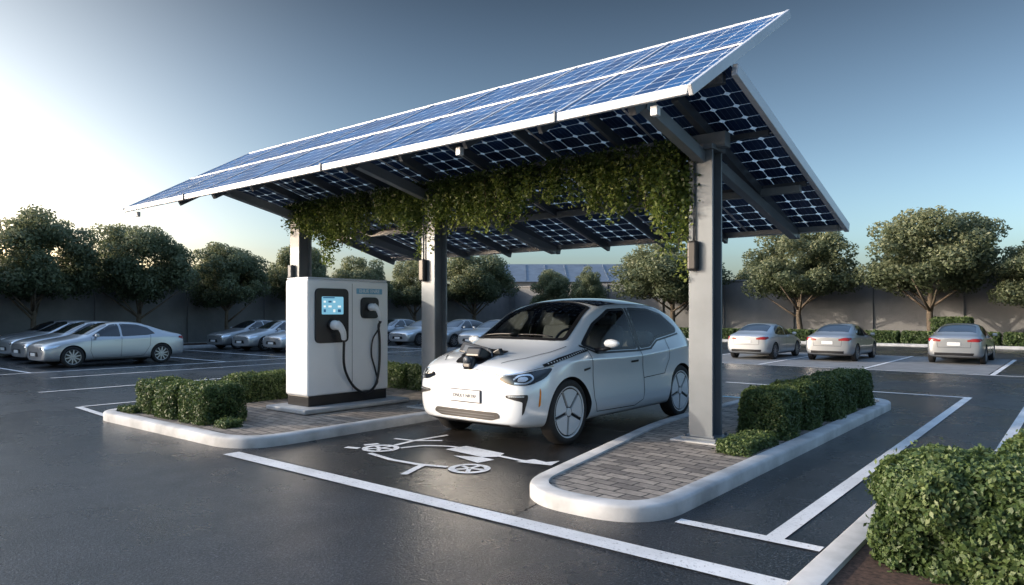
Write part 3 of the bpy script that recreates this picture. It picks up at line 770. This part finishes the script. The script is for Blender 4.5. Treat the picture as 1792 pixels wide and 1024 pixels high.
strip('bonnet_front_seam',bvh,FF,[(-.46,.755),(-.2,.80),(.2,.80),(.46,.755)],.008,M_dark,car)
hp,hn=FF.hit(bvh,(0,.52),.0)
box('number_plate',(0,hp.y-.012,.52),(.42,.014,.12),M_plate,car,bevel=.006)
box('plate_frame',(0,hp.y-.006,.52),(.44,.014,.14),M_ink,car,bevel=.006)
text('plate_text','DNULY NRTRF',.05,M_ink,car,Matrix.Translation((0,hp.y-.0205,.52))@Matrix.Rotation(R(90),4,'X'))
box('plate_holder',(0,hp.y+.04,.52),(.30,.09,.08),M_black,car)
# open charging hatch in the bonnet: recess, raised lid, socket block and inlet
patch('charge_port_recess',bvh,FT,[(-.20,.08),(.18,.08),(.25,.46),(-.30,.53)],M_black,car,off=.006,step=.03,rnd=.05)
RF=Matrix.Rotation(R(10),3,'Y')@Matrix.Rotation(R(-28),3,'X')
box('charge_lid',(-.14,.33,.985),(.40,.03,.13),M_black,car,bevel=.012,rot=RF)
box('charge_lid_rim',(-.135,.313,.982),(.30,.014,.08),M_steel2,car,bevel=.006,rot=RF)
for k in range(4): box('lid_rib',(-.24+.07*k,.305,.984),(.012,.014,.07),M_black,car,bevel=.003,rot=RF)
box('socket_block',(.05,.20,.935),(.22,.24,.12),M_black,car,bevel=.03,rot=Matrix.Rotation(R(-25),3,'X'))
box('socket_head',(.03,.075,.86),(.14,.12,.14),M_black,car,bevel=.035,rot=Matrix.Rotation(R(-20),3,'X'))
tube('socket_ring',[(.03,.03,.895),(.03,.005,.89)],[.045,.045],M_steel2,car,16)
box('latch',(.20,.33,.965),(.10,.06,.07),M_black,car,bevel=.012,rot=Matrix.Rotation(R(-25),3,'Y'))
tube('hinge_arm',[(-.24,.22,.93),(-.20,.30,.97),(-.10,.34,1.0)],.012,M_steel2,car,8)
tube('hinge_arm',[(.19,.24,.93),(.12,.31,.97),(.04,.34,1.0)],.012,M_steel2,car,8)
for a,b in (((-.5,.90),(-.02,.88)),((.05,.875),(.50,.91))): 
    p=[FT.hit(bvh,(a[0]+(b[0]-a[0])*t,a[1]+(b[1]-a[1])*t),.018)[0] for t in np.linspace(0,1,8)]; tube('wiper',p,.008,M_black,car,6)
box('dashboard',(0,1.12,.93),(1.35,.34,.16),M_black,car,bevel=.05); box('floor',(0,2.1,.36),(1.4,2.3,.04),M_dark,car); box('tailgate_liner',(0,3.3,.85),(1.3,.5,.35),M_dark,car)
def torus(name,c,r0,r1,rx,mat,par):
    pts=[Vector((r0*math.cos(t),r0*math.sin(t),0)) for t in np.linspace(0,2*math.pi,33)]; Mx=Matrix.Rotation(rx,3,'X')
    return tube(name,[Mx@p+Vector(c) for p in pts],r1,mat,par,8)
torus('steering_wheel',(.36,1.38,1.05),.17,.016,R(65),M_steel,car); beam('steering_spoke',(.2,1.385,1.05),(.52,1.385,1.05),.03,.02,M_black,car)
for sx in (-.36,.36):
    box('seat_cushion',(sx,1.9,.62),(.5,.52,.16),M_seat,car,bevel=.06); box('seat_back',(sx,2.20,.93),(.48,.14,.62),M_seat,car,bevel=.06,rot=Matrix.Rotation(R(-12),3,'X'))
    box('headrest',(sx,2.28,1.31),(.26,.10,.18),M_seat,car,bevel=.05)
box('rear_bench',(0,3.0,.85),(1.15,.16,.6),M_seat,car,bevel=.05,rot=Matrix.Rotation(R(-14),3,'X'))
tube('interior_mirror',[(-.10,1.62,1.42),(.10,1.62,1.42)],.025,M_black,car,8)

# --- sedans
sl=[(0,.17),(.72,.17),(.865,.23),(.895,.44),(.89,.66)]
SS=[(.03,[(0,.24),(.5,.24),(.64,.29),(.68,.41),(.66,.53),(.60,.60),(.53,.63),(.44,.645),(.33,.655),(.18,.665),(0,.67)]),
 (.12,[(0,.2),(.64,.2),(.79,.26),(.83,.42),(.82,.57),(.76,.67),(.68,.705),(.56,.725),(.42,.74),(.22,.75),(0,.755)]),
 (.40,[(0,.18),(.7,.18),(.85,.24),(.88,.43),(.88,.61),(.845,.74),(.76,.80),(.64,.825),(.48,.84),(.25,.85),(0,.855)]),
 stn(1.0,[(.87,.82),(.79,.90),(.68,.925),(.52,.94),(.28,.95),(0,.955)],sl),
 stn(1.30,[(.872,.85),(.81,.93),(.73,.96),(.58,1.01),(.32,1.04),(0,1.05)],sl),
 stn(1.75,[(.875,.86),(.815,.95),(.745,1.10),(.61,1.25),(.34,1.305),(0,1.315)],sl),
 stn(2.15,[(.878,.87),(.82,.955),(.75,1.17),(.60,1.37),(.34,1.425),(0,1.435)],sl),
 stn(2.7,[(.88,.88),(.82,.965),(.745,1.18),(.595,1.39),(.34,1.44),(0,1.45)],sl),
 stn(3.2,[(.88,.90),(.82,.985),(.73,1.16),(.58,1.325),(.33,1.38),(0,1.39)],sl),
 stn(3.65,[(.875,.92),(.81,1.0),(.70,1.09),(.56,1.18),(.32,1.215),(0,1.225)],sl),
 (4.05,[(0,.2),(.7,.2),(.84,.27),(.872,.47),(.868,.74),(.84,.92),(.765,1.0),(.65,1.03),(.50,1.05),(.28,1.06),(0,1.065)]),
 (4.38,[(0,.24),(.64,.24),(.78,.32),(.82,.5),(.81,.74),(.78,.89),(.70,.965),(.6,.99),(.47,1.0),(.26,1.005),(0,1.01)]),
 (4.47,[(0,.3),(.54,.3),(.67,.37),(.72,.52),(.71,.7),(.67,.82),(.6,.88),(.5,.90),(.38,.91),(.2,.915),(0,.92)])]
def sedan_parts(pm):
    e=empty('tmp_car'); wr=.335; ax=[(.86,wr),(3.60,wr)]
    b,bv=car_body(SS,3,ax,wr+.035,[pm,M_dark,M_dark],{5:(.5,2,11)}); place('body',b,e,(0,0,0))
    wmm=wheel_mesh(wr,.18,10,M_rims,False)
    for y,z in ax: place('wheel',wmm,e,(.785,y,z)); place('wheel',wmm,e,(-.785,y,z),math.pi)
    patch('windscreen',bv,FT,[(0,1.20),(.4,1.23),(.64,1.34),(.545,1.95),(.3,2.02),(-.3,2.02),(-.545,1.95),(-.64,1.34),(-.4,1.23)],M_oglass,e,off=.004,step=.06,rnd=.04)
    patch('rear_window',bv,FT,[(-.53,3.12),(0,3.06),(.53,3.12),(.60,3.80),(0,3.88),(-.60,3.80)],M_oglass,e,off=.004,step=.06,rnd=.04)
    for s in(1,-1):
        patch('side_window',bv,FS[s],[(1.42,.965),(2.28,.945),(2.26,1.36),(2.05,1.34),(1.72,1.16)],M_oglass,e,off=.004,step=.05,rnd=.04)
        patch('side_window',bv,FS[s],[(2.34,.945),(3.15,.975),(3.42,1.02),(3.20,1.22),(2.85,1.33),(2.33,1.365)],M_oglass,e,off=.004,step=.05,rnd=.04)
        strip('door_seam',bv,FS[s],[(1.40,.93),(1.36,.5),(1.45,.27),(2.28,.26),(2.31,.93)],.010,M_dark,e)
        strip('door_seam',bv,FS[s],[(2.31,.26),(3.0,.30),(3.2,.6),(3.24,.97)],.010,M_dark,e)
        for y in(2.08,2.98): patch('door_handle',bv,FS[s],[(y,.80),(y+.18,.805),(y+.18,.83),(y,.825)],M_rims,e,off=.015,step=.03,rnd=.01)
        strip('sill',bv,FS[s],[(1.24,.21),(3.22,.21)],.05,M_black,e,off=.006)
        patch('headlight',bv,FD(s),[(.42,.60),(.66,.565),(.90,.64),(1.0,.72),(.80,.70),(.58,.655)],M_chrome,e,off=.006,step=.04,rnd=.02)
        patch('rear_lamp',bv,FDB(s),[(-2.35,.80),(-2.02,.80),(-1.86,.86),(-1.9,.92),(-2.2,.91),(-2.36,.86)],M_red,e,off=.006,step=.04,rnd=.02)
        box('mirror',(s*.96,1.52,1.0),(.16,.10,.11),pm,e,bevel=.03); box('mirror_arm',(s*.87,1.53,.96),(.12,.05,.03),M_black,e)
    patch('front_grille',bv,FF,[(-.42,.36),(.42,.36),(.36,.50),(-.36,.50)],M_black,e,off=.006,step=.05,rnd=.02)
    hb,_=FB.hit(bv,(0,.72),0)
    box('number_plate',(0,hb.y+.012,.72),(.40,.02,.12),M_plate,e,bevel=.005)
    strip('rear_diffuser',bv,FB,[(-.60,.36),(.60,.36)],.10,M_black,e,off=.006)
    strip('boot_seam',bv,FB,[(-.52,.90),(-.50,.60),(.50,.60),(.52,.90)],.010,M_dark,e)
    hf,_=FF.hit(bv,(0,.42),0); box('number_plate',(0,hf.y-.012,.42),(.40,.02,.10),M_plate,e)
    parts=[(c.name.split('.')[0],c.data,c.location.copy(),c.rotation_euler.copy(),[(m.type,m.width) for m in c.modifiers if m.type=='BEVEL']) for c in e.children]
    for c in list(e.children): bpy.data.objects.remove(c)
    bpy.data.objects.remove(e); return parts
PS=sedan_parts(M_ps); 
def recol(parts,a,b):
    out=[]
    for nm,me,l,r,m in parts:
        if a.name in [x.name for x in me.materials if x]:
            me=me.copy()
            for i,x in enumerate(me.materials):
                if x and x.name==a.name: me.materials[i]=b
        out.append((nm,me,l,r,m))
    return out
PG=recol(PS,M_ps,M_pg)
def sedan(x,y,rz,parts,s=.94):
    e=empty('parked_car',(x,y,0),rz,s)
    for nm,me,l,r,m in parts:
        o=bpy.data.objects.new(nm,me); link(o,e); o.location=l; o.rotation_euler=r
        for t,w in m:
            bb=o.modifiers.new('b','BEVEL'); bb.width=w; bb.segments=3
for i,x in enumerate((-24.3,-26.7,-29.0,-31.1)): sedan(x,7.25+.25*i,0,PS if i%2==0 else PG,.95)
for i,x in enumerate((-28.1,-30.3)): sedan(x,16.0,0,PG if i else PS,.92)
sedan(-26.,16.2,0,PS,.92)
for i,x in enumerate((-29.0,-26.6,-24.2,-21.8)): sedan(x,23.6,0,PS if i%2 else PG,.92)
sedan(-9.25,24.3+4.0,math.pi,PS,.88); sedan(-6.75,25.0+4.0,math.pi,PG,.88); sedan(-3.25,26.2+4.0,math.pi,PG,.90)

# ------------------------------------------------------------------ charger
ch=empty('ev_charging_station',(-9.58,7.235,0))
box('footing',(.05,0,.155),(1.05,2.1,.07),M_slab,ch,bevel=.02)
box('plinth',(0,0,.27),(.56,1.56,.16),M_black,ch,bevel=.01)
box('cabinet',(0,0,1.26),(.60,1.62,1.82),M_white,ch,bevel=.035)
box('top_cap',(0,0,2.185),(.57,1.59,.03),M_fascia,ch,bevel=.012)
fx=.3
def rp_plate(name,y0,y1,z0,z1,x,th,mat,r=.05):
    P=roundpoly([(y0,z0),(y1,z0),(y1,z1),(y0,z1)],r,6); n=len(P)
    V=[(x,p.x,p.y) for p in P]+[(x+th,p.x,p.y) for p in P]; F=[tuple(range(n,2*n)),tuple(range(n))[::-1]]+[(i,(i+1)%n,n+(i+1)%n,n+i) for i in range(n)]
    return mesh_obj(name,V,F,mat,ch,bevel=.005 if th>.02 else 0)
Y=lambda y:y-7.235
rp_plate('screen_bezel',Y(6.55),Y(7.18),1.17,2.03,fx-.002,.035,M_black,.09)
rp_plate('screen',Y(6.66),Y(7.07),1.62,1.90,fx+.033,.006,M_screen,.02)
for r_ in range(3):
    for c_ in range(4):
        y0=Y(6.69)+c_*.09; z0=1.655+r_*.075
        if (r_*4+c_)%5==1: continue
        rp_plate('screen_glyph',y0,y0+.06*(1 if c_%2 else .7),z0,z0+.03 if r_ else z0+.045,fx+.0392,.001,M_scrink if (r_+c_)%3 else M_scrdk,.005)
rp_plate('screen_banner',Y(6.68),Y(6.90),1.875,1.893,fx+.0392,.001,M_scrdk,.005)
rp_plate('holster',Y(7.44),Y(7.80),1.55,1.90,fx-.002,.045,M_black,.09)
rp_plate('label',Y(7.36),Y(7.90),1.955,2.045,fx-.002,.006,M_label,.01)
MT=Matrix(((0,0,1,0),(1,0,0,0),(0,1,0,0),(0,0,0,1)))
text('label_text','EHUE ENRE',.085,M_wpl,ch,Matrix.Translation((fx+.006,Y(7.63),2.0))@MT)
rp_plate('door_gap',Y(7.27),Y(7.278),.38,2.12,fx-.002,.0035,M_steel2,.001)
def plug(y,z,k=1):
    tube('socket_ring',[(fx+.03,y,z),(fx+.07,y,z)],[.10*k,.085*k],M_black,ch,20)
    tube('plug_head',[(fx+.05,y,z),(fx+.10,y,z),(fx+.17,y,z-.005),(fx+.22,y,z-.03)],[.075*k,.078*k,.07*k,.05*k],M_wpl,ch,18)
    p=catmull([(fx+.15,y,z+.02),(fx+.20,y+.02,z-.02),(fx+.21,y+.07,z-.11),(fx+.17,y+.12,z-.22)],6); tube('plug_handle',p,[.062*k-.0012*i for i in range(len(p))],M_wpl,ch,14)
    return Vector((fx+.165,y+.125,z-.25))
p1=plug(Y(6.86),1.45); p2=plug(Y(7.60),1.74,.8)
tube('cable',catmull([p1+Vector((.01,-.01,.05)),p1,p1+Vector((-.03,.02,-.35)),(fx+.08,Y(7.12),.62),(fx+.08,Y(7.28),.42),(fx+.08,Y(7.50),.33),(fx+.07,Y(7.70),.44),(fx+.06,Y(7.79),.75),(fx+.06,Y(7.80),1.15),(fx+.08,Y(7.76),1.42),p2,p2+Vector((0,-.01,.05))],10),.021,M_black,ch,10)
tube('cable',catmull([p2+Vector((.0,-.02,.04)),p2+Vector((.0,-.03,-.1)),(fx+.05,Y(7.66),1.2),(fx+.04,Y(7.64),.95),(fx+.04,Y(7.72),.7),(fx+.03,Y(7.78),.5),(fx-.02,Y(7.78),.42)],8),.014,M_black,ch,8)

# ------------------------------------------------------------------ camera, light, sky
cam=bpy.data.cameras.new('camera'); co=bpy.data.objects.new('camera',cam); col.objects.link(co); scene.camera=co
co.location=(0,0,1.65); co.rotation_euler=(R(90),0,R(39.14)); cam.sensor_width=36; cam.lens=24.79; cam.shift_y=.0195; cam.clip_end=2000; cam.clip_start=.05
az=R(39.14+92); el=R(16)
sd=Vector((-math.sin(az)*math.cos(el),math.cos(az)*math.cos(el),math.sin(el)))
sl_=bpy.data.lights.new('sun','SUN'); sl_.energy=3.4; sl_.angle=R(.6); sl_.color=(1,.85,.66); so_=bpy.data.objects.new('sun',sl_); col.objects.link(so_); so_.rotation_euler=sd.to_track_quat('Z','Y').to_euler()
w=bpy.data.worlds.new('World'); scene.world=w; w.use_nodes=True; nt=w.node_tree; bg=nt.nodes['Background']; L=nt.links.new
sk=N(nt,'ShaderNodeTexSky'); sk.sky_type='NISHITA'; sk.sun_disc=False; sk.sun_elevation=el; sk.sun_rotation=-az; sk.dust_density=2.2; sk.ozone_density=3.; sk.air_density=1.
gm=N(nt,'ShaderNodeGamma'); gm.inputs[1].default_value=1.45; hs=N(nt,'ShaderNodeHueSaturation'); hs.inputs['Saturation'].default_value=.76; hs.inputs['Hue'].default_value=.485
L(sk.outputs[0],gm.inputs[0]); L(gm.outputs[0],hs.inputs['Color'])
tc=N(nt,'ShaderNodeTexCoord'); nm=N(nt,'ShaderNodeVectorMath',operation='NORMALIZE'); L(tc.outputs['Generated'],nm.inputs[0])
sz=N(nt,'ShaderNodeSeparateXYZ'); L(nm.outputs[0],sz.inputs[0]); az_=N(nt,'ShaderNodeMath',operation='ABSOLUTE'); L(sz.outputs[2],az_.inputs[0])
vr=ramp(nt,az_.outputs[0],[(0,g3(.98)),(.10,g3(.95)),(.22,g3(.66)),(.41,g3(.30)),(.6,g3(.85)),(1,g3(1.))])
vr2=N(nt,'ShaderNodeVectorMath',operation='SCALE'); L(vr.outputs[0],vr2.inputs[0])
up=N(nt,'ShaderNodeMapRange'); L(az_.outputs[0],up.inputs[0]); up.inputs[1].default_value=.45; up.inputs[2].default_value=.8; up.inputs[3].default_value=1.; up.inputs[4].default_value=2.7  # added fill light: boosts the upper sky, which lies out of frame
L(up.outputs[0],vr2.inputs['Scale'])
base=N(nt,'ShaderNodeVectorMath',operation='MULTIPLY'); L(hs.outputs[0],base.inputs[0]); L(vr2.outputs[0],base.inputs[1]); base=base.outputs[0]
azh=R(39.14+56); hd=Vector((-math.sin(azh)*math.cos(R(7)),math.cos(azh)*math.cos(R(7)),math.sin(R(7))))
dt=N(nt,'ShaderNodeVectorMath',operation='DOT_PRODUCT'); L(nm.outputs[0],dt.inputs[0]); dt.inputs[1].default_value=hd
mxn=N(nt,'ShaderNodeMath',operation='MAXIMUM'); L(dt.outputs['Value'],mxn.inputs[0]); mxn.inputs[1].default_value=0
om=N(nt,'ShaderNodeMath',operation='SUBTRACT'); om.inputs[0].default_value=1; L(az_.outputs[0],om.inputs[1])
def mth(op,a,b):
    n=N(nt,'ShaderNodeMath',operation=op); L(a,n.inputs[0])
    if isinstance(b,(int,float)): n.inputs[1].default_value=b
    else: L(b,n.inputs[1])
    return n.outputs[0]
glow=mth('MULTIPLY',mth('POWER',mxn.outputs[0],12),mth('POWER',om.outputs[0],2.))
gold=mth('MULTIPLY',mth('POWER',mxn.outputs[0],13),mth('POWER',om.outputs[0],12))
def scol(src,c):
    n=N(nt,'ShaderNodeVectorMath',operation='SCALE'); n.inputs[0].default_value=c; L(src,n.inputs['Scale']); return n.outputs[0]
a1=N(nt,'ShaderNodeVectorMath',operation='ADD'); L(scol(glow,(15,14.4,12.6)),a1.inputs[0]); L(scol(gold,(46,19,-7)),a1.inputs[1])
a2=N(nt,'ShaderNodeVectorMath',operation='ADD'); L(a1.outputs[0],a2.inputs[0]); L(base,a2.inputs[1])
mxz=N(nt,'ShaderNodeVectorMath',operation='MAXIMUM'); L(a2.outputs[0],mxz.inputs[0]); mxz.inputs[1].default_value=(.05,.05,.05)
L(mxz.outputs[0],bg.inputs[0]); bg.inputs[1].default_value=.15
scene.view_settings.view_transform='Standard'; scene.view_settings.look='None'; scene.view_settings.exposure=0
